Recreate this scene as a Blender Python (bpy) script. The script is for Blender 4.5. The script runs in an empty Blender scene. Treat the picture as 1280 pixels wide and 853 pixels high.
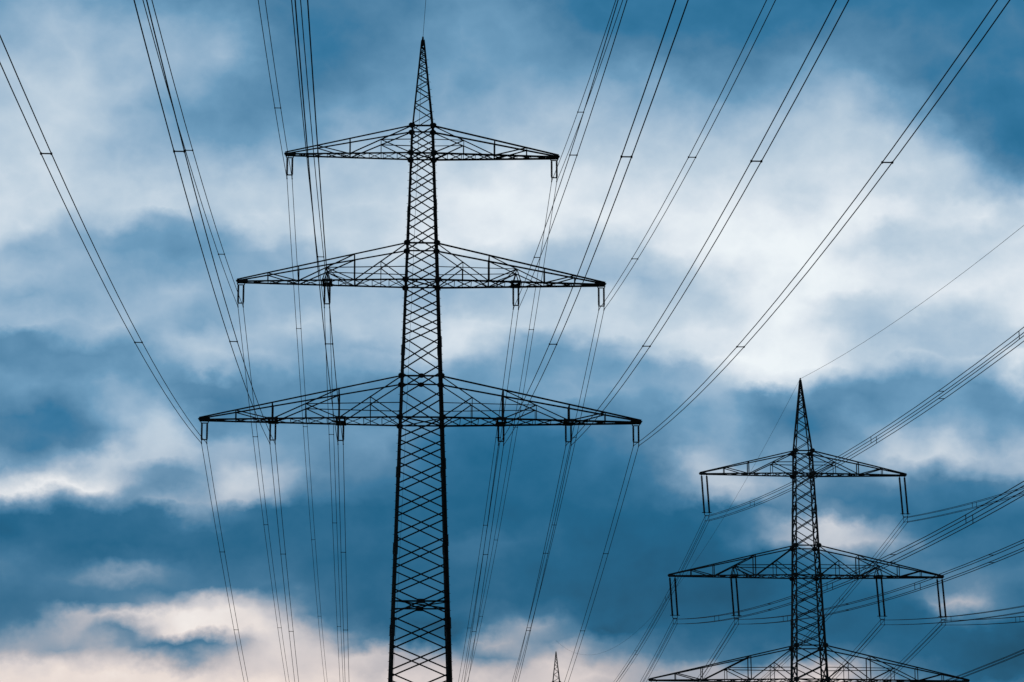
import bpy, math, random
from mathutils import Vector, Matrix
random.seed(7)
S = bpy.context.scene
C = S.collection

# ------------------------------------------------------------------ camera
cam_d = bpy.data.cameras.new('camera')
cam_d.sensor_width = 36.0
cam_d.lens = 3300.0 / 1280.0 * 36.0
cam_d.clip_end = 6000.0
cam = bpy.data.objects.new('camera', cam_d)
C.objects.link(cam)
PITCH, ROLL = 0.2445, 0.0037
cam.matrix_world = (Matrix.Translation((0, 0, 1.7)) @ Matrix.Rotation(math.pi/2 + PITCH, 4, 'X')
                    @ Matrix.Rotation(-ROLL, 4, 'Z'))
S.camera = cam

# ------------------------------------------------------------------ exposure
S.view_settings.view_transform = 'Standard'
S.view_settings.look = 'None'
S.view_settings.gamma = 1.0
S.view_settings.exposure = 0.0
S.view_settings.use_curve_mapping = False

# ------------------------------------------------------------------ sky
SUN_EL, SUN_AZ = math.radians(9.0), math.radians(-6.0)      # low, behind the clouds ahead
W = bpy.data.worlds.new('World'); S.world = W
W.use_nodes = True
NT = W.node_tree
for n in list(NT.nodes): NT.nodes.remove(n)

def nd(kind, **kw):
    n = NT.nodes.new(kind)
    for k, v in kw.items(): setattr(n, k, v)
    return n
def lk(a, b): NT.links.new(a, b)
def put(sock, v):
    if hasattr(v, 'node') or isinstance(v, bpy.types.NodeSocket): lk(v, sock)
    else: sock.default_value = v
def M(op, a, b=None, c=None, clamp=False):
    n = nd('ShaderNodeMath', operation=op, use_clamp=clamp)
    put(n.inputs[0], a)
    if b is not None: put(n.inputs[1], b)
    if c is not None: put(n.inputs[2], c)
    return n.outputs[0]
def mr(v, a, b, c=0.0, d=1.0, smooth=False):
    n = nd('ShaderNodeMapRange', clamp=True)
    if smooth: n.interpolation_type = 'SMOOTHSTEP'
    put(n.inputs['Value'], v)
    n.inputs['From Min'].default_value = a; n.inputs['From Max'].default_value = b
    n.inputs['To Min'].default_value = c; n.inputs['To Max'].default_value = d
    return n.outputs['Result']
def lin(c): return c/12.92 if c <= 0.04045 else ((c+0.055)/1.055)**2.4
def rgb(r, g, b): return (lin(r/255), lin(g/255), lin(b/255), 1.0)
def ramp(fac, stops, interp='LINEAR'):
    n = nd('ShaderNodeValToRGB')
    cr = n.color_ramp; cr.interpolation = interp
    while len(cr.elements) > 1: cr.elements.remove(cr.elements[-1])
    cr.elements[0].position = stops[0][0]; cr.elements[0].color = stops[0][1]
    for p, c in stops[1:]:
        e = cr.elements.new(p); e.color = c
    put(n.inputs['Fac'], fac)
    return n.outputs['Color']
def noise(vec, scale, detail, rough=0.5):
    n = nd('ShaderNodeTexNoise')
    lk(vec, n.inputs['Vector'])
    n.inputs['Scale'].default_value = scale; n.inputs['Detail'].default_value = detail
    n.inputs['Roughness'].default_value = rough
    return n

tc = nd('ShaderNodeTexCoord')
sep = nd('ShaderNodeSeparateXYZ'); lk(tc.outputs['Generated'], sep.inputs[0])
dx, dy, dz = sep.outputs
el = M('ARCSINE', dz)
# lumpy cloud edges: a warp of the cover by two scales of noise
mp = nd('ShaderNodeMapping'); lk(tc.outputs['Generated'], mp.inputs['Vector'])
mp.inputs['Scale'].default_value = (1.0, 1.0, 1.25)
n1 = noise(mp.outputs[0], 58.0, 5.0, 0.55)
sepn = nd('ShaderNodeSeparateColor'); lk(n1.outputs['Color'], sepn.inputs[0])
U = M('MULTIPLY_ADD', dx, 1/0.380, 0.5)
U = M('ADD', U, M('MULTIPLY', M('SUBTRACT', sepn.outputs[0], 0.5), 0.050))
V = M('ADD', el, M('MULTIPLY', M('MULTIPLY', dx, dx), 0.12))
V = M('MULTIPLY_ADD', V, 1/0.257, -0.116/0.257)
V = M('ADD', V, M('MULTIPLY', M('SUBTRACT', sepn.outputs[1], 0.5), 0.066))
U = M('PINGPONG', U, 1.0)
V = M('PINGPONG', V, 1.0)
YY = M('MULTIPLY', M('SUBTRACT', 1.0, V), 853.0)
# cloud cover: brightness of the cloud deck by direction (rows by elevation, columns by bearing)
ROWS = [
 (0, [161,164,161,155,147,142,137,138,127,121,123,127,128,133,144,143,132,119,113,112,115,113,110,110,113,113,116,116,113,111,116,113]),
 (35, [172,179,182,178,171,167,167,161,133,119,118,124,131,143,151,149,143,132,119,114,116,115,112,113,118,125,127,124,120,117,121,120]),
 (71, [182,188,190,187,184,178,180,175,140,122,119,128,138,147,152,153,150,144,138,133,131,126,126,129,138,142,136,130,127,123,119,119]),
 (107, [194,199,201,195,187,173,161,149,135,127,129,138,147,155,159,159,163,167,163,163,162,151,144,148,158,169,171,143,126,121,117,124]),
 (142, [199,202,203,192,169,154,147,139,136,144,153,160,163,165,170,174,179,183,184,182,180,174,175,178,183,193,191,171,146,124,113,115]),
 (178, [205,208,204,188,175,164,155,152,156,165,174,180,184,188,191,194,198,200,198,195,195,194,196,199,202,205,203,200,187,156,122,111]),
 (213, [211,214,207,195,190,187,185,184,187,192,196,199,205,213,217,219,221,219,217,215,209,206,207,212,212,214,212,211,207,192,156,129]),
 (240, [208,208,206,203,203,205,202,201,202,197,197,202,208,217,228,232,230,225,221,219,221,219,221,217,207,213,221,213,206,200,190,165]),
 (258, [212,212,208,203,205,206,198,201,203,199,200,205,211,220,231,233,230,228,228,229,230,227,227,224,217,223,229,228,214,215,212,195]),
 (276, [212,207,190,190,184,161,174,204,209,208,207,207,213,220,231,233,229,227,227,230,235,236,235,231,230,232,235,233,214,218,225,205]),
 (294, [205,182,172,164,154,149,155,175,195,209,211,211,215,223,230,230,222,215,214,219,228,235,237,237,238,238,225,210,206,207,206,215]),
 (312, [180,170,171,157,151,148,153,165,168,184,206,208,210,215,218,215,205,192,191,200,218,232,239,239,240,240,217,205,205,206,208,215]),
 (330, [185,182,181,167,160,159,164,169,166,173,188,196,199,199,199,201,193,185,185,187,199,219,233,235,239,240,227,219,215,215,215,218]),
 (348, [186,180,174,168,170,168,169,171,169,171,178,185,184,185,189,191,187,183,183,183,186,200,217,230,238,240,233,227,222,222,220,226]),
 (366, [175,165,165,172,176,185,181,174,171,172,179,181,178,177,181,184,189,194,199,197,190,193,207,229,239,238,230,223,222,228,228,230]),
 (384, [185,178,166,175,180,180,169,173,175,177,188,187,189,189,189,193,202,205,207,206,202,201,209,229,239,225,202,204,214,212,220,232]),
 (402, [182,188,181,187,181,170,162,175,188,199,193,194,200,205,212,209,209,205,205,209,209,209,214,231,238,219,194,192,195,198,210,230]),
 (420, [138,143,165,160,162,180,189,184,180,179,180,191,197,211,218,191,165,176,194,206,213,220,225,235,236,225,204,187,185,190,195,205]),
 (438, [135,135,138,140,143,170,196,185,174,165,164,170,189,209,210,174,151,151,160,174,196,215,227,239,237,223,209,197,192,190,192,205]),
 (444, [134,137,142,142,148,170,194,188,178,165,168,177,190,209,201,169,150,153,159,176,195,214,234,241,239,225,208,201,200,195,205,222]),
 (462, [147,144,138,152,150,156,185,164,159,154,153,162,169,173,165,156,150,151,154,156,160,181,215,237,239,228,201,172,172,176,172,222]),
 (480, [142,150,146,170,162,139,133,132,140,134,134,132,133,144,150,149,154,160,163,165,160,176,192,221,218,191,154,141,145,159,145,195]),
 (498, [134,134,139,166,172,150,124,127,137,134,133,131,131,137,140,140,150,165,155,148,153,175,178,142,145,138,135,139,149,155,140,150]),
 (516, [122,117,124,153,181,181,132,127,136,132,131,127,126,130,129,124,125,135,134,135,139,154,167,133,124,127,146,150,150,159,141,145]),
 (534, [128,118,121,135,183,196,148,147,155,143,141,144,141,127,114,112,115,123,128,132,141,152,167,137,121,124,159,165,165,168,151,155]),
 (552, [128,118,127,153,188,200,176,177,162,147,142,147,140,118,107,106,106,109,115,124,139,159,174,144,130,130,151,185,190,195,161,175]),
 (570, [150,145,158,195,195,191,172,177,161,147,138,135,129,113,103,102,103,105,109,118,140,185,176,150,149,138,160,195,205,205,186,195]),
 (588, [200,175,191,201,162,140,151,196,184,156,133,127,122,110,100,99,100,102,106,112,134,182,193,164,143,132,138,157,155,160,170,180]),
 (606, [225,230,228,215,148,137,157,204,185,136,123,119,116,106,98,97,99,100,103,108,123,165,195,184,156,134,126,125,122,120,125,130]),
 (624, [130,140,150,145,143,164,168,193,157,123,116,112,108,102,97,96,97,99,101,104,111,139,166,162,136,122,118,116,114,112,112,115]),
 (640, [100,102,103,104,107,115,139,122,101,100,100,100,99,98,98,97,96,96,97,98,98,99,104,115,129,138,133,115,108,106,106,108]),
 (658, [98,100,100,101,102,103,104,104,103,101,100,100,100,99,98,98,99,98,96,95,95,96,101,130,175,207,194,138,107,103,103,108]),
 (676, [108,102,100,98,98,99,100,101,103,102,102,104,103,102,109,110,103,100,97,95,93,94,97,140,178,197,190,164,119,112,108,105]),
 (694, [120,110,106,105,108,105,102,104,105,102,101,102,102,102,107,106,100,97,95,93,91,91,92,99,112,119,145,133,114,108,108,110]),
 (712, [118,115,126,149,152,127,112,110,109,103,102,101,101,100,100,99,97,94,92,91,90,90,90,91,98,104,109,119,125,125,120,120]),
 (730, [108,112,115,120,122,119,116,115,116,108,103,101,100,100,100,99,96,93,91,90,90,90,90,90,94,97,101,111,119,129,125,115]),
 (748, [105,108,112,119,134,166,192,180,167,123,104,101,100,99,98,98,97,93,91,90,90,90,90,90,93,95,96,99,118,176,127,105]),
 (766, [112,120,175,184,207,223,225,220,195,138,106,101,100,99,99,110,112,101,95,93,92,92,92,91,93,95,95,96,98,114,118,105]),
 (784, [130,151,168,134,137,218,230,220,212,186,129,105,97,88,91,122,162,130,90,92,95,95,95,94,93,95,96,96,95,94,92,90]),
 (802, [160,165,151,162,132,114,114,145,199,199,169,128,110,101,122,166,148,133,137,119,108,105,103,100,98,100,98,96,94,90,85,84]),
 (820, [205,212,198,195,186,158,154,178,201,205,203,196,178,157,137,130,159,183,159,130,125,122,114,111,118,120,110,101,96,90,83,80]),
 (838, [222,224,222,222,220,218,212,200,203,208,206,191,178,190,183,175,188,205,187,164,163,165,165,167,185,190,165,130,111,99,88,90]),
 (853, [215,222,220,216,221,222,223,222,222,222,218,208,203,200,197,196,196,202,203,175,157,162,176,191,210,211,193,164,137,116,115,120]),
]
acc = None; prev = None
for y, vals in ROWS:
    k = len(vals) - 1
    c = ramp(U, [(i/k, (v/255, v/255, v/255, 1)) for i, v in enumerate(vals)], 'CARDINAL')
    if acc is None: acc = c
    else:
        m = nd('ShaderNodeMix', data_type='RGBA')
        lk(mr(YY, prev, y), m.inputs['Factor']); lk(acc, m.inputs['A']); lk(c, m.inputs['B'])
        acc = m.outputs['Result']
    prev = y
bw = nd('ShaderNodeRGBToBW'); lk(acc, bw.inputs[0])
# puffs and wisps inside the deck
n2 = noise(mp.outputs[0], 34.0, 6.0, 0.52)
puff = M('ABSOLUTE', M('SUBTRACT', n2.outputs[0], 0.5))
n3 = noise(mp.outputs[0], 120.0, 4.0, 0.6)
n4 = noise(mp.outputs[0], 70.0, 3.0, 0.5)
edge = mr(bw.outputs[0], 0.36, 0.62, 0.55, 1.0, True)
dt = M('MULTIPLY', M('SUBTRACT', 0.085, puff), 0.22)
dt = M('ADD', dt, M('MULTIPLY', M('SUBTRACT', n3.outputs[0], 0.5), 0.022))
dt = M('ADD', dt, M('MULTIPLY', M('SUBTRACT', n4.outputs[0], 0.5), 0.06))
T = M('ADD', bw.outputs[0], M('MULTIPLY', dt, edge))
TONES = [(60,(12,58,94)),(85,(20,84,121)),(98,(22,98,137)),(118,(54,118,158)),(126,(74,126,162)),(155,(109,155,188)),
         (181,(151,181,206)),(208,(190,208,223)),(230,(222,231,239)),(245,(238,245,249))]
cool = ramp(T, [(t/255, rgb(*c)) for t, c in TONES])
TONEW = [(60,(16,56,82)),(81,(32,80,107)),(98,(38,98,133)),(125,(80,124,154)),(150,(132,151,170)),
         (180,(182,179,184)),(205,(214,205,204)),(220,(232,220,214)),(245,(250,242,236))]
warm = ramp(T, [(t/255, rgb(*c)) for t, c in TONEW])
mw = nd('ShaderNodeMix', data_type='RGBA')
lk(mr(YY, 520, 840, 0, 1), mw.inputs['Factor']); lk(cool, mw.inputs['A']); lk(warm, mw.inputs['B'])
# the sky behind the viewer and overhead is deep in dusk, the light is ahead
dim = mr(dy, -0.2, 0.8, 0.22, 1.0, True)
dim = M('MULTIPLY', dim, mr(el, 0.5, 1.2, 1.0, 0.5, True))
vm = nd('ShaderNodeVectorMath', operation='SCALE'); lk(mw.outputs['Result'], vm.inputs[0]); lk(dim, vm.inputs['Scale'])
bg_c = nd('ShaderNodeBackground'); lk(vm.outputs[0], bg_c.inputs['Color']); bg_c.inputs['Strength'].default_value = 1.0
st = nd('ShaderNodeTexSky', sky_type='NISHITA', sun_disc=False)
st.sun_elevation = SUN_EL; st.sun_rotation = SUN_AZ
bg_s = nd('ShaderNodeBackground'); lk(st.outputs[0], bg_s.inputs['Color']); bg_s.inputs['Strength'].default_value = 0.06
mx = nd('ShaderNodeMixShader'); mx.inputs[0].default_value = 0.997
lk(bg_s.outputs[0], mx.inputs[1]); lk(bg_c.outputs[0], mx.inputs[2])
out = nd('ShaderNodeOutputWorld'); lk(mx.outputs[0], out.inputs['Surface'])

sun_d = bpy.data.lights.new('sun', 'SUN')
sun_d.energy = 0.12; sun_d.angle = math.radians(14); sun_d.color = (1.0, 0.93, 0.86)
sun = bpy.data.objects.new('sun', sun_d); C.objects.link(sun)
to_sun = Vector((math.sin(SUN_AZ)*math.cos(SUN_EL), math.cos(SUN_AZ)*math.cos(SUN_EL), math.sin(SUN_EL)))
sun.rotation_euler = to_sun.to_track_quat('Z', 'Y').to_euler()

# ------------------------------------------------------------------ materials
def material(name, base, rough=0.6, metal=0.0, var=0.35, scale=8.0, spec=0.3):
    m = bpy.data.materials.new(name); m.use_nodes = True
    t = m.node_tree; b = t.nodes['Principled BSDF']
    b.inputs['Roughness'].default_value = rough; b.inputs['Metallic'].default_value = metal
    b.inputs['Specular IOR Level'].default_value = spec
    tcn = t.nodes.new('ShaderNodeTexCoord'); nz = t.nodes.new('ShaderNodeTexNoise')
    nz.inputs['Scale'].default_value = scale; nz.inputs['Detail'].default_value = 4
    t.links.new(tcn.outputs['Object'], nz.inputs['Vector'])
    r = t.nodes.new('ShaderNodeValToRGB')
    r.color_ramp.elements[0].position = 0.3; r.color_ramp.elements[1].position = 0.7
    r.color_ramp.elements[0].color = tuple(c*(1-var) for c in base) + (1,)
    r.color_ramp.elements[1].color = tuple(c*(1+var) for c in base) + (1,)
    t.links.new(nz.outputs[0], r.inputs[0]); t.links.new(r.outputs[0], b.inputs['Base Color'])
    return m
STEEL = material('weathered_painted_steel', (0.040, 0.044, 0.046), 0.75, spec=0.15)
STEEL_OLD = material('weathered_grey_steel', (0.065, 0.072, 0.076), 0.75, spec=0.15)
PORC = material('brown_porcelain', (0.02, 0.012, 0.010), 0.6, spec=0.1)
WIRE = material('weathered_aluminium_wire', (0.03, 0.032, 0.034), 0.85, spec=0.08)
FIELD = material('field_grass', (0.045, 0.06, 0.022), 0.95, scale=0.35)

# ------------------------------------------------------------------ mesh building
class MB:
    def __init__(s): s.v = []; s.f = []
    def add(s, vs, fs):
        o = len(s.v); s.v += [tuple(v) for v in vs]; s.f += [tuple(i+o for i in f) for f in fs]
    def angle(s, p, q, w, ref=(0, 0, 1), t=0.18, ox=0, oy=0):
        """a rolled steel angle section from p to q"""
        p, q = Vector(p), Vector(q); a = (q-p)
        if a.length < 1e-6: return
        a.normalize(); r = Vector(ref)
        if abs(a.dot(r)) > 0.97: r = Vector((1, 0, 0)) if abs(a.x) < 0.9 else Vector((0, 1, 0))
        x = a.cross(r).normalized(); y = a.cross(x).normalized()
        k = t*w; h = w/2
        prof = [(-h, -h), (h, -h), (h, -h+k), (-h+k, -h+k), (-h+k, h), (-h, h)]
        vs = [e + x*(i+ox) + y*(j+oy) for e in (p, q) for i, j in prof]
        n = 6
        fs = [(i, (i+1) % n, n+(i+1) % n, n+i) for i in range(n)] + [tuple(range(n-1, -1, -1)), tuple(range(n, 2*n))]
        s.add(vs, fs)
    def bar(s, p, q, w, h=None, ref=(0, 0, 1)):
        p, q = Vector(p), Vector(q); a = (q-p).normalized(); r = Vector(ref)
        if abs(a.dot(r)) > 0.97: r = Vector((1, 0, 0)) if abs(a.x) < 0.9 else Vector((0, 1, 0))
        x = a.cross(r).normalized(); y = a.cross(x).normalized()
        w /= 2; h = w if h is None else h/2
        vs = [e + x*i + y*j for e in (p, q) for i, j in ((-w, -h), (w, -h), (w, h), (-w, h))]
        s.add(vs, [(0, 3, 2, 1), (4, 5, 6, 7), (0, 1, 5, 4), (1, 2, 6, 5), (2, 3, 7, 6), (3, 0, 4, 7)])
    def tube(s, pts, r, n=6, rads=None):
        pts = [Vector(p) for p in pts]; m = len(pts); vs = []; fs = []
        for i, p in enumerate(pts):
            a = (pts[min(i+1, m-1)] - pts[max(i-1, 0)]).normalized()
            ref = Vector((0, 0, 1)) if abs(a.z) < 0.95 else Vector((1, 0, 0))
            x = a.cross(ref).normalized(); y = a.cross(x).normalized()
            rr = rads[i] if rads else r
            for k in range(n):
                t = 2*math.pi*k/n; vs.append(p + x*math.cos(t)*rr + y*math.sin(t)*rr)
        for i in range(m-1):
            for k in range(n):
                b = i*n; k2 = (k+1) % n
                fs.append((b+k, b+k2, b+n+k2, b+n+k))
        fs.append(tuple(range(n-1, -1, -1))); fs.append(tuple(range((m-1)*n, m*n)))
        s.add(vs, fs)
    def plate(s, poly, axis, at, thick):
        """flat plate: polygon of (a, z) in the plane y=at (axis 'y') or x=at (axis 'x')"""
        n = len(poly); vs = []
        for d in (-thick/2, thick/2):
            for a, z in poly: vs.append((a, at+d, z) if axis == 'y' else (at+d, a, z))
        s.add(vs, [tuple(range(n-1, -1, -1)), tuple(range(n, 2*n))] + [(i, (i+1) % n, n+(i+1) % n, n+i) for i in range(n)])
    def mesh(s, name, mat):
        me = bpy.data.meshes.new(name); me.from_pydata(s.v, [], s.f); me.update(); me.materials.append(mat)
        return me
    def build(s, name, mat, parent=None):
        o = bpy.data.objects.new(name, s.mesh(name, mat)); C.objects.link(o)
        if parent is not None: o.parent = parent
        return o
def share(me, name, parent, loc=(0, 0, 0), rot=(0, 0, 0)):
    o = bpy.data.objects.new(name, me); C.objects.link(o); o.parent = parent; o.location = loc; o.rotation_euler = rot
    return o
def empty(name, loc, rz=0.0):
    o = bpy.data.objects.new(name, None); C.objects.link(o)
    o.location = loc; o.rotation_euler = (0, 0, rz); o.empty_display_size = 0.5
    return o
def tag(o, label, cat, group=None):
    o['label'] = label; o['category'] = cat
    if group: o['group'] = group
    return o
def lerp(a, b, t): return a + (b-a)*t

# ------------------------------------------------------------------ ground
def ground_z(x, y):
    t = min(max((y-320)/190.0, 0), 1); t = t*t*(3-2*t)
    far = min(max((math.hypot(x, y)-700)/2500.0, 0), 1)
    return 17.8*t + 14*far*(0.6+0.4*math.sin(x*0.004+1.3)*math.cos(y*0.003))
g = MB(); xs = []
for i in range(-40, 41): xs.append(math.copysign((abs(i)/40.0)**2.2*3600, i))
for yv in xs:
    for xv in xs: g.v.append((xv, yv, ground_z(xv, yv)))
n = len(xs)
for j in range(n-1):
    for i in range(n-1): g.f.append((j*n+i, j*n+i+1, (j+1)*n+i+1, (j+1)*n+i))
gr = g.build('ground', FIELD); gr['kind'] = 'structure'
for p in gr.data.polygons: p.use_smooth = True

# ------------------------------------------------------------------ lattice pylon
BAYS_SHORT = [0.0, 0.486, 1.0]
BAYS_LONG = [0.0, 0.305, 0.636, 1.0]
def build_pylon(spec, loc, yaw, label):
    P = tag(empty('lattice_pylon', loc, yaw), label, 'pylon', 'lattice pylons of the overhead lines')
    w = spec['width']; mat = spec['mat']; zt = spec['top']; zp = spec['peak']
    lw = spec['leg']; dw = spec['diag']
    corner = lambda sx, sy, z: Vector((sx*w(z)/2, sy*w(z)/2, z))
    lvls = spec['levels']
    joints = sorted([z for L in lvls for z in (L['low'], L['up'])])
    zs = [0.0] + sorted(spec['splices']) + [zt]
    bolt_me = None
    for sx in (-1, 1):
        for sy in (-1, 1):
            m = MB()
            for a, b in zip(zs[:-1], zs[1:]):
                wid = lerp(lw[0], lw[1], (a+b)/2/zt)
                m.angle(corner(sx, sy, a), corner(sx, sy, b), wid, (-sx, -sy, 0), 0.22)
            leg = m.build('leg', mat, P)
            for z in spec['splices']:
                wid = lerp(lw[0], lw[1], z/zt)*1.28; s_ = MB()
                s_.angle(corner(sx, sy, z-spec['splice_len']), corner(sx, sy, z+spec['splice_len']), wid, (-sx, -sy, 0), 0.35)
                s_.build('splice_plate', mat, leg)
            for z in joints:                                   # joint plates where the crossarms meet the legs
                k = spec['gusset']; gz = MB(); cx = corner(sx, sy, z); t = 0.02
                poly = [(-1.0*k, 0.35*k), (-0.55*k, 0.8*k), (0.55*k, 0.8*k), (1.0*k, 0.35*k), (0.95*k, -0.4*k), (0.5*k, -0.85*k), (-0.5*k, -0.85*k), (-0.95*k, -0.4*k)]
                gz.plate([(cx.x+a+sx*0.1*k, z+b) for a, b in poly], 'y', cx.y+sy*(lw[1]*0.5+0.012), t)
                gz.plate([(cx.y+a*0.7, z+b*0.9) for a, b in poly], 'x', cx.x+sx*(lw[1]*0.5+0.012), t)
                gz.build('gusset_plate', mat, leg)
            if spec['bolts'] and sy == -1:
                if bolt_me is None:
                    b_ = MB(); b_.tube([(0, 0, 0), (0.10, 0, 0)], 0.011, 5); bolt_me = b_.mesh('step_bolt', mat)
                low = MB(); z = 3.0
                zz = []
                while z < (zp-1.2 if sx > 0 else zt-0.3): zz.append(z); z += 0.42
                for i, z in enumerate(zz):
                    c = corner(sx, sy, z) if z < zt else Vector((sx*spec['peakw'](z)/2, -spec['peakw'](z)/2, z))
                    half = lerp(lw[0], lw[1], z/zt)/2
                    if i >= len(zz)-50:
                        share(bolt_me, 'step_bolt', leg, (c.x+sx*half*0.7, c.y, z), (0, 0, 0 if sx > 0 else math.pi))
                    else:
                        low.tube([(c.x+sx*half*0.7, c.y, z), (c.x+sx*(half*0.7+0.10), c.y, z)], 0.011, 5)
                lo = low.build('step_bolt', mat, leg); lo['kind'] = 'stuff'
    # faces: crossed lacing between the legs, one panel per section
    for nodes in spec['sections']:
        for face in range(4):
            m = MB(); wid = lerp(dw[0], dw[1], nodes[0]/zt)
            def fp(s, z, push):
                h = w(z)/2
                o = h + push
                return {0: Vector((s*h, -o, z)), 1: Vector((s*h, o, z)), 2: Vector((-o, s*h, z)), 3: Vector((o, s*h, z))}[face]
            nrm = {0: (0, -1, 0), 1: (0, 1, 0), 2: (-1, 0, 0), 3: (1, 0, 0)}[face]
            for a, b in zip(nodes[:-1], nodes[1:]):
                e = abs(a-b)*0.06
                m.angle(fp(-1, a-e if a > b else a+e, 0.01), fp(1, b+e if a > b else b-e, 0.01), wid, nrm, 0.25)
                m.angle(fp(1, a-e if a > b else a+e, -wid), fp(-1, b+e if a > b else b-e, -wid), wid, nrm, 0.25)
            m.build('lacing_panel', mat, P)
    # horizontal frames
    for z in joints + spec['frames']:
        m = MB(); c = [corner(a, b, z) for a, b in ((-1, -1), (1, -1), (1, 1), (-1, 1))]
        for i in range(4): m.angle(c[i], c[(i+1) % 4], dw[1]*1.35, (0, 0, 1), 0.25)
        if z in [L['low'] for L in lvls] or z in spec['frames']:
            m.angle(c[0]+Vector((0, 0, 0.03)), c[2]+Vector((0, 0, 0.03)), dw[1], (0, 0, 1), 0.25)
            m.angle(c[1]-Vector((0, 0, 0.05)), c[3]-Vector((0, 0, 0.05)), dw[1], (0, 0, 1), 0.25)
        fr = m.build('horizontal_frame', mat, P)
        if z in spec['frames'] or z in spec['midplates']:
            hh = w(z)/2; k = spec['gusset']*(1.0 if z in spec['frames'] else 0.95)
            for sy in (-1, 1):
                gz = MB(); gz.plate([(-k, 0.35*k), (-0.3*k, 0.75*k), (0.3*k, 0.75*k), (k, 0.35*k), (k, -0.35*k), (0.3*k, -0.75*k), (-0.3*k, -0.75*k), (-k, -0.35*k)] if z not in spec['frames'] else
                              [(-k, 0.65*k), (k, 0.65*k), (k, -0.65*k), (-k, -0.65*k)], 'y', sy*(hh+0.03), 0.02)
                for i, v in enumerate(gz.v): gz.v[i] = (v[0], v[1], v[2]+z)
                gz.build('gusset_plate', mat, fr)
    # earth wire peak
    pk = MB(); pw = spec['peakw']
    cap = zp-0.14
    pk.bar((0, 0, cap-0.30), (0, 0, zp-0.02), 0.10, 0.10)
    pk.bar((0, -0.14, zp-0.04), (0, 0.14, zp-0.04), 0.08, 0.07)
    peak = pk.build('earthwire_peak', mat, P)
    for sx in (-1, 1):
        for sy in (-1, 1):
            m = MB(); m.angle((sx*pw(zt)/2, sy*pw(zt)/2, zt+0.02), (sx*pw(cap)/2, sy*pw(cap)/2, cap), spec['peakleg'], (-sx, -sy, 0), 0.25)
            m.build('peak_leg', mat, peak)
    nodes = [zt+0.12]
    h = spec['peakstep']
    while nodes[-1]+h < cap-0.1:
        nodes.append(nodes[-1]+h); h = max(h*0.88, 0.16)
    for face in range(4):
        m = MB()
        for i, (a, b) in enumerate(zip(nodes[:-1], nodes[1:])):
            s = 1 if i % 2 else -1
            def pp(s, z):
                q = pw(z)/2
                return {0: (s*q, -q, z), 1: (s*q, q, z), 2: (-q, s*q, z), 3: (q, s*q, z)}[face]
            m.angle(pp(s, a), pp(-s, b), dw[1]*0.8, (0, 1, 0) if face < 2 else (1, 0, 0), 0.25)
        m.build('lacing_panel', mat, peak)
    # crossarms
    for L in lvls:
        for sx in (-1, 1):
            build_arm(P, spec, L, sx)
    return P

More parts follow.
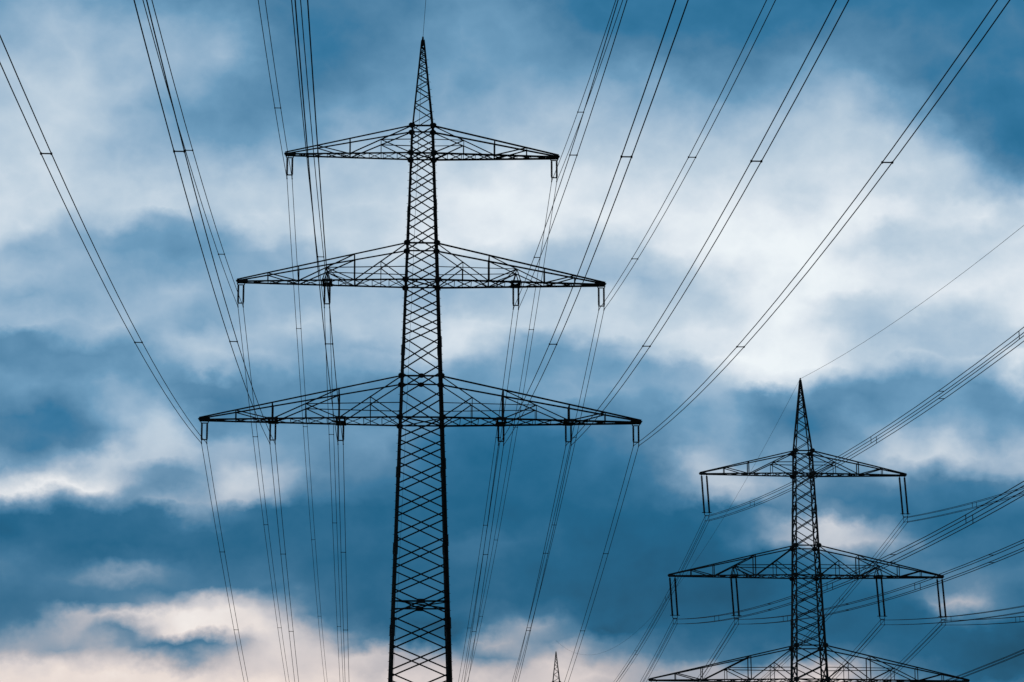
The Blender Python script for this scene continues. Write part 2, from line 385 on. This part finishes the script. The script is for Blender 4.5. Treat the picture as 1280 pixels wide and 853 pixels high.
def build_arm(P, spec, L, sx):
    w = spec['width']; mat = spec['mat']; low, up, half, bays = L['low'], L['up'], L['half'], L['bays']
    cs, ds, ss = spec['chord'], spec['armdiag'], spec['armsub']
    x0l, x0u = w(low)/2, w(up)/2
    def Lp(t, fb): return Vector((sx*lerp(x0l, half, t), fb*lerp(x0l, 0.13, t), low))
    def Up(t, fb): return Vector((sx*lerp(x0u, half, t), fb*lerp(x0u, 0.13, t), lerp(up, low+0.10, t)))
    def Ux(x, fb):                                    # upper chord above the lower-chord parameter
        t = (abs(x)-x0u)/(half-x0u); return Up(t, fb)
    arm = MB()                                       # the arm's tip casting is its root mesh
    arm.add([(sx*(half-0.55), -0.14, low+0.10), (sx*(half-0.55), 0.14, low+0.10), (sx*(half+0.06), 0.13, low+0.08), (sx*(half+0.06), -0.13, low+0.08),
             (sx*(half-0.50), -0.12, low-0.04), (sx*(half-0.50), 0.12, low-0.04), (sx*(half-0.03), 0.10, low-0.05), (sx*(half-0.03), -0.10, low-0.05)],
            [(0, 1, 2, 3), (7, 6, 5, 4), (0, 3, 7, 4), (1, 5, 6, 2), (0, 4, 5, 1), (3, 2, 6, 7)])
    A = empty('crossarm', (0, 0, 0)); A.parent = P
    arm.build('tip_plate', mat, A)
    for fb in (-1, 1):
        m = MB(); m.angle(Lp(0, fb), Lp(1, fb), cs, (0, 0, 1), 0.25); m.build('lower_chord', mat, A)
        m = MB(); m.angle(Up(0, fb), Up(1, fb), cs*0.85, (0, 0, 1), 0.25); m.build('upper_chord', mat, A)
        nb = len(bays)-1; mids = []
        for i in range(nb):
            a, b = bays[i], bays[i+1]; tm = (a+b)/2
            if i < nb-1:
                p = Up(0, fb) if i == 0 else Ux(Lp(a, fb).x, fb)
                q = Lp(b, fb)
                mid = p.lerp(q, 0.5); tm = (abs(mid.x)-x0l)/(half-x0l)
                m = MB(); m.angle(p, q, ds, (0, 1, 0), 0.25); m.build('diagonal', mat, A)
                m = MB(); m.angle(mid, Lp(a, fb)+Vector((0, 0, 0.02)), ds*0.95, (0, 1, 0), 0.25); m.build('diagonal', mat, A)
                if not (L.get('vhang') and i == 1):
                    m = MB(); m.angle(mid, Lp(tm, fb), ss, (0, 1, 0), 0.25); m.build('post', mat, A)
                mids.append(mid)
                q2 = Ux(Lp(b, fb).x, fb)
                m = MB(); m.angle(q2, Lp(b, fb), cs*0.8 if i < L.get('heavy', 1) else ss*1.25, (0, 1, 0), 0.25); m.build('post', mat, A)
            else:
                q2 = Ux(Lp(tm, fb).x, fb)
                m = MB(); m.angle(q2, Lp(tm, fb), ss*1.1, (0, 1, 0), 0.25); m.build('post', mat, A)
                m = MB(); m.angle(q2, Lp(a, fb), ds, (0, 1, 0), 0.25); m.build('diagonal', mat, A)
        r = mids[L['rail']]
        m = MB(); m.angle(r, Vector((sx*w(r.z)/2, fb*w(r.z)/2, r.z)), ss*1.05, (0, 0, 1), 0.25); m.build('handrail', mat, A)
        if L.get('vhang'):
            # fan of hangers from the rail end down to the insulator beam
            mid = mids[1]; tm = (abs(mid.x)-x0l)/(half-x0l)
            m = MB()
            for dt in (-0.024, 0.024): m.angle(mid, Lp(tm+dt, fb), ss*1.3, (0, 1, 0), 0.25)
            m.angle(mid, Lp(bays[1]+0.045, -fb)+Vector((0, 0, 0.02)), ss, (0, 1, 0), 0.25)
            m.build('hanger', mat, A)
    # flat lacing between the two lower chords
    m = MB(); N = L.get('plan', 9)
    ts = [i/N for i in range(N+1)]
    for i in range(N):
        a, b = ts[i], ts[i+1]
        if b < 0.97:
            m.angle(Lp(a, -1)+Vector((0, 0, 0.02)), Lp(b, 1)+Vector((0, 0, 0.02)), ss, (0, 0, 1), 0.25)
            m.angle(Lp(a, 1)-Vector((0, 0, 0.03)), Lp(b, -1)-Vector((0, 0, 0.03)), ss, (0, 0, 1), 0.25)
            m.angle(Lp(b, -1), Lp(b, 1), ss*0.9, (0, 0, 1), 0.25)
    m.build('plan_lacing', mat, A)
    for b in bays[1:-1]:
        m = MB(); m.angle(Ux(Lp(b, -1).x, -1), Ux(Lp(b, 1).x, 1), ss, (0, 0, 1), 0.25); m.build('cross_strut', mat, A)
    for f in L['hang']:
        if f > 0.9: continue
        x = f*half; t = (x-x0l)/(half-x0l); k = spec['hangw']; y = lerp(x0l, 0.13, t)
        m = MB()
        for o in (-1, 1):
            m.bar((sx*x+o*k, -y-0.04, low+0.01), (sx*x+o*k, y+0.04, low+0.01), spec['beam'], spec['beam']*1.1)
        for fb in (-1, 1):
            m.bar((sx*x-k*1.3, fb*y, low+0.01), (sx*x+k*1.3, fb*y, low+0.01), spec['beam']*0.6, spec['beam']*1.5)
        m.bar((sx*x-k*0.9, 0, low-0.03), (sx*x+k*0.9, 0, low-0.03), 0.10, 0.08)
        m.build('hanger_beam', mat, A)

def w1(z): return 2.10 + (30-z)*(0.0672 if z > 30 else 0.0612)
SPEC1 = dict(width=w1, mat=STEEL, top=45.48, peak=50.5, leg=(0.205, 0.085), diag=(0.078, 0.058),
    peakw=lambda z: lerp(w1(45.48), 0.10, (z-45.48)/(50.4-45.48)), peakleg=0.062, peakstep=0.62,
    splices=[11.5, 19.6, 23.7, 27.6, 33.9, 41.2], splice_len=0.28, gusset=0.17, bolts=True,
    chord=0.085, armdiag=0.055, armsub=0.038, hangw=0.20, beam=0.10,
    frames=[20.68], midplates=[32.11],
    levels=[
        dict(low=43.98, up=45.48, half=7.06, bays=BAYS_SHORT, rail=0, hang=[0.966], heavy=1, plan=9),
        dict(low=37.17, up=39.12, half=9.39, bays=BAYS_LONG, rail=1, hang=[0.978, 0.512], vhang=True, heavy=1, plan=10),
        dict(low=29.97, up=32.11, half=11.13, bays=BAYS_LONG, rail=1, hang=[0.975, 0.668, 0.362], heavy=2, plan=11)],
    sections=[[45.48, 44.73, 43.98], [43.98, 43.07, 42.16, 41.2, 40.17, 39.12], [39.12, 38.15, 37.17],
        [37.17, 36.14, 35.16, 34.18, 32.80], [32.80, 31.42, 29.97],
        [29.97, 28.88, 27.73, 26.52, 25.26, 23.97, 22.65, 21.37], [21.37, 19.98, 18.6, 17.22, 15.8, 14.35, 12.9],
        [12.9, 11.4, 9.8, 8.1, 6.3, 4.4, 2.3, 0.15]])
def w2(z): return 1.94 + (34.7-z)*0.0611
SPEC2 = dict(width=w2, mat=STEEL_OLD, top=44.71, peak=50.87, leg=(0.21, 0.10), diag=(0.085, 0.07),
    peakw=lambda z: lerp(w2(44.71), 0.12, (z-44.71)/(50.4-44.71)), peakleg=0.105, peakstep=0.75,
    splices=[12, 21, 31, 40], splice_len=0.25, gusset=0.22, bolts=False,
    chord=0.105, armdiag=0.075, armsub=0.055, hangw=0.2, beam=0.11,
    frames=[], midplates=[],
    levels=[
        dict(low=42.84, up=44.71, half=8.43, bays=BAYS_SHORT, rail=0, hang=[0.957], heavy=1, plan=9),
        dict(low=34.52, up=36.93, half=11.12, bays=[0.0, 0.315, 0.64, 1.0], rail=1, hang=[0.971, 0.528], vhang=True, heavy=1, plan=10),
        dict(low=26.18, up=28.88, half=12.82, bays=BAYS_LONG, rail=1, hang=[0.97], heavy=1, plan=11)],
    sections=[[44.71, 43.77, 42.84], [42.84, 41.69, 40.57, 39.4, 38.18, 36.93], [36.93, 35.73, 34.52],
        [34.52, 33.35, 32.2, 31.05, 29.95, 28.88], [28.88, 27.52, 26.18],
        [26.18, 24.7, 23.2, 21.6, 19.9, 18.1, 16.2, 14.2, 12.1, 9.9, 7.6, 5.2, 2.7, 0.15]])

B1 = Vector((-4.597, 130.0, 0.0)); YAW1 = 0.047
B2 = Vector((23.53, 210.0, 0.0)); YAW2 = 0.0574
pylon1 = build_pylon(SPEC1, B1, YAW1, 'tall dark pylon at left with six arms of twin wires, nearest of the three')
pylon2 = build_pylon(SPEC2, B2, YAW2, 'mid sized pylon at lower right carrying long insulators and four wire bundles')
# the farthest pylon of the right line: a copy with all its parts and sub-parts
def copy_tree(o, parent=None):
    c = o.copy(); C.objects.link(c)
    if parent is not None: c.parent = parent
    for ch in list(o.children): copy_tree(ch, c)
    return c
pylon3 = copy_tree(pylon2)
pylon3.location = (8.45, 520.0, 17.5); pylon3.rotation_euler = (0, 0, 0.055)
pylon3['label'] = 'tiny far pylon of which only the pointed tip shows at the bottom edge'

# ------------------------------------------------------------------ insulators
def rod_mesh(length, r, shed, pitch):
    m = MB(); pts = [(0, 0, 0)]; rad = [r*0.9]
    z = 0.04
    while z < length-0.04:
        pts += [(0, 0, -z), (0, 0, -z-pitch*0.35), (0, 0, -z-pitch*0.7)]; rad += [r, shed, r]; z += pitch
    pts.append((0, 0, -length)); rad.append(r*0.9)
    m.tube(pts, r, 10, rad)
    return m
D1 = {'t': 1.243, 'm': 1.272, 'b': 1.16}
HS = 0.132
def insulator_small(loc, yaw, drop, label):
    o = tag(empty('insulator_set', loc, yaw), label, 'insulator', 'insulator sets of the tall left pylon')
    m = MB(); m.bar((-0.19, 0, -0.13), (0.19, 0, -0.13), 0.05, 0.045)
    for s in (-1, 1): m.bar((s*0.20, 0, -0.03), (s*0.16, 0, -0.14), 0.045, 0.045)
    m.build('top_bar', STEEL, o)
    for s in (-1, 1):
        r = share(ROD1[drop], 'insulator_rod', o, (s*HS, 0, -0.15))
    m = MB(); m.bar((-HS-0.03, 0, -drop+0.185), (HS+0.03, 0, -drop+0.185), 0.05, 0.05); m.build('yoke', STEEL, o)
    for s in (-1, 1):
        m = MB(); m.bar((s*HS, 0, -drop+0.17), (s*HS, 0, -drop+0.02), 0.04, 0.04)
        m.tube([(s*HS, -0.12, -drop-0.005), (s*HS, 0, -drop+0.012), (s*HS, 0.12, -drop-0.005)], 0.03, 6)
        m.build('clamp', STEEL, o)
    return o
ROD1 = {d: rod_mesh(d-0.15-0.20, 0.040, 0.060, 0.05).mesh('insulator_rod', PORC) for d in D1.values()}
QX, QZ = 0.155, 0.19
TOPD = 3.05
ROD2 = rod_mesh(TOPD, 0.062, 0.095, 0.085).mesh('insulator_rod', PORC)
SW = 0.16
def insulator_long(loc, yaw, drop, label):
    o = tag(empty('insulator_set', loc, yaw), label, 'insulator', 'long insulator sets of the right pylon')
    ang = math.atan2(SW, TOPD)
    for s in (-1, 1):
        m = MB(); m.bar((s*0.205, 0, 0.02), (s*0.205, 0, -0.12), 0.05, 0.05); m.build('shackle', STEEL, o)
        share(ROD2, 'insulator_rod', o, (s*0.205, 0, -0.10), (0, -ang, 0))
        m = MB(); c = Vector((s*0.205+SW, 0, -0.10-TOPD))
        m.tube([c+Vector((-0.19, 0, 0.05)), c+Vector((0.19, 0, 0.05))], 0.03, 6)
        m.bar(c+Vector((0, -0.17, 0.05)), c+Vector((0, 0.17, 0.05)), 0.045, 0.04)
        m.build('arcing_horn', STEEL, o)
    zb = -0.10-TOPD-0.20
    m = MB(); m.tube([(SW-0.21, 0, zb+0.22), (SW-0.19, 0, zb+0.06), (SW-0.12, 0, zb), (SW+0.12, 0, zb), (SW+0.19, 0, zb+0.06), (SW+0.21, 0, zb+0.22)], 0.032, 6)
    m.build('yoke', STEEL, o)
    for s in (-1, 1):
        m = MB(); m.bar((SW+s*QX, 0, zb), (SW+s*QX, 0, -drop-QZ), 0.028, 0.028)
        for k in (-1, 1): m.bar((SW+s*QX, -0.14, -drop+k*QZ), (SW+s*QX, 0.14, -drop+k*QZ), 0.05, 0.05)
        m.build('clamp', STEEL, o)
    return o

# ------------------------------------------------------------------ conductors
def axes(yaw): return Vector((math.cos(yaw), math.sin(yaw), 0)), Vector((-math.sin(yaw), math.cos(yaw), 0))
def path(p0, off, azf, sf, cf, Lf, azb, sb, cb, Lb):
    """one wire over two spans: towards the viewer (front) and away (back)"""
    f = Vector((math.sin(azf), math.cos(azf), 0)); b = Vector((math.sin(azb), math.cos(azb), 0))
    nf = Vector((f.y, -f.x, 0)); nb = Vector((b.y, -b.x, 0)); nm = (nf+nb).normalized()
    pts = []
    N = 44
    for i in range(N, 0, -1):
        u = Lf*i/N; pts.append(p0 - f*u + nf*off[0] + Vector((0, 0, off[1]-sf*u+cf*u*u)))
    pts.append(p0 + nm*off[0] + Vector((0, 0, off[1])))
    for i in range(1, N+1):
        u = Lb*i/N; pts.append(p0 + b*u + nb*off[0] + Vector((0, 0, off[1]-sb*u+cb*u*u)))
    return pts
def bundle(name, p0, offs, par, r, spf, spb, label, group, quad=False):
    o = tag(empty(name, p0), label, 'power line', group)
    azf, sf, cf, Lf, azb, sb, cb, Lb = par
    for of in offs:
        m = MB(); m.tube(path(Vector((0, 0, 0)), of, *par), r, 6); m.build('wire', WIRE, o)
    j = random.uniform(-0.4, 0.4)
    for k, (us, sg, az, s, c) in enumerate(((spf, -1, azf, sf, cf), (spb, 1, azb, sb, cb))):
        d = Vector((math.sin(az), math.cos(az), 0)); nn = Vector((d.y, -d.x, 0))
        for i, u in enumerate(us):
            u = u + j
            b = d*u*sg + Vector((0, 0, -s*u + c*u*u)); tz = Vector((0, 0, 1))
            m = MB()
            if not quad:
                e = offs[1][0]; m.bar(b-nn*(e+0.02), b+nn*(e+0.02), 0.022, 0.03)
                for q in (-1, 1): m.bar(b+nn*e*q-d*0.05, b+nn*e*q+d*0.05, 0.045, 0.045)
            elif i % 2 == 0:
                for q in (-1, 1): m.bar(b+nn*QX*q-tz*QZ, b+nn*QX*q+tz*QZ, 0.03, 0.03)
            else:
                for q in (-1, 1): m.bar(b-nn*QX+tz*QZ*q, b+nn*QX+tz*QZ*q, 0.03, 0.03)
            m.build('spacer', WIRE, o)
    return o

A1, _ = axes(YAW1)
P1 = (-0.0541, 0.1354, 0.00066, 208.0, -0.0534, 0.1493, 0.0005, 298.0)
SPF = {'b': (38.0, 65.5, 96, 124, 150), 'm': (17.1, 38.2, 62.5, 90, 118, 146), 't': (17.4, 42.5, 70, 98, 126)}
SPB = {'b': (18.3, 35.3, 62, 90), 'm': (19.1, 36.3, 64.2, 92), 't': (20.4, 37.9, 65.5, 92.6)}
L1 = {'t': (43.98, 7.06), 'm': (37.17, 9.39), 'b': (29.97, 11.13)}
PH1 = [
 ('t', -0.966, 'left tip of the tall pylon\'s top arm'),
 ('t', 0.966, 'right tip of the tall pylon\'s top arm'),
 ('m', -0.978, 'left tip of the tall pylon\'s middle arm'),
 ('m', -0.512, 'left half of the tall pylon\'s middle arm, midway in'),
 ('m', 0.512, 'right half of the tall pylon\'s middle arm, midway in'),
 ('m', 0.978, 'right tip of the tall pylon\'s middle arm'),
 ('b', -0.975, 'left tip of the tall pylon\'s lowest, widest arm'),
 ('b', -0.668, 'second place from the left on the tall pylon\'s lowest arm'),
 ('b', -0.362, 'the tall pylon\'s lowest arm, just left of its mast'),
 ('b', 0.362, 'the tall pylon\'s lowest arm, just right of its mast'),
 ('b', 0.668, 'second place from the right on the tall pylon\'s lowest arm'),
 ('b', 0.975, 'right tip of the tall pylon\'s lowest, widest arm'),
]
for lv, fr, where in PH1:
    z, half = L1[lv]; p = B1 + A1*(fr*half) + Vector((0, 0, z-0.02))
    insulator_small(p, YAW1, D1[lv], 'short twin insulator rods under ' + where)
    bundle('twin_conductor', p - Vector((0, 0, D1[lv])), ((-HS, 0), (HS, 0)), P1, 0.0155, SPF[lv], SPB[lv],
           'twin wires hung from ' + where, 'twin conductors of the tall left pylon')
m = MB(); m.tube(path(Vector((0, 0, 0)), (0, 0), -0.0541, 0.10, 0.00048, 208, -0.0534, 0.1328, 0.00028, 300), 0.010, 6)
ew = m.build('earth_wire', WIRE); ew.location = B1 + Vector((0, 0, 50.45))
tag(ew, 'thin single wire over the very tip of the tall left pylon', 'power line', 'earth wires over the pylon tips')

A2, _ = axes(YAW2)
P2 = (-0.0755, 0.1404, 0.00051, 275.0, -0.0482, 0.0732, 0.00043, 310.0)
P2b = (-0.0755, 0.1290, 0.00051, 275.0, -0.0482, 0.0732, 0.00043, 310.0)
QO = ((-QX, -QZ), (-QX, QZ), (QX, -QZ), (QX, QZ))
QN = tuple((a*0.3, b*0.3) for a, b in QO)        # the low bundle hangs closer together
L2 = {'t': (42.84, 8.43), 'm': (34.52, 11.12), 'b': (26.18, 12.82)}
PH2 = [
 ('t', -0.957, 'left tip of the right pylon\'s upper arm'),
 ('t', 0.957, 'right tip of the right pylon\'s upper arm'),
 ('m', -0.971, 'left tip of the right pylon\'s middle arm'),
 ('m', -0.528, 'left half of the right pylon\'s middle arm, nearer the mast'),
 ('m', 0.528, 'right half of the right pylon\'s middle arm, nearer the mast'),
 ('m', 0.971, 'right tip of the right pylon\'s middle arm'),
 ('b', -0.970, 'left tip of the right pylon\'s lowest arm'),
]
SF2 = (22.0, 44.0, 63.6, 79.9, 95.4, 113, 131, 150); SB2 = (31, 62, 95, 130)
for lv, fr, where in PH2:
    z, half = L2[lv]; p = B2 + A2*(fr*half) + Vector((0, 0, z-0.05))
    insulator_long(p, YAW2, 3.60, 'long twin insulator rods under ' + where)
    bundle('quad_conductor', p + A2*SW - Vector((0, 0, 3.60)), QN if lv == 'b' else QO, P2b if lv == 'b' else P2, 0.011 if lv == 'b' else 0.019, () if lv == 'b' else SF2, () if lv == 'b' else SB2,
           'four wire bundle hung from ' + where, 'four wire conductors of the right pylon', True)
m = MB(); m.tube(path(Vector((0, 0, 0)), (0, 0), -0.0755, 0.1369, 0.00047, 275, -0.0486, 0.0707, 0.000432, 310.4), 0.012, 6)
ew = m.build('earth_wire', WIRE); ew.location = B2 + Vector((0, 0, 50.82))
tag(ew, 'thin single wire over the tip of the right pylon, sagging to the tiny far one', 'power line', 'earth wires over the pylon tips')
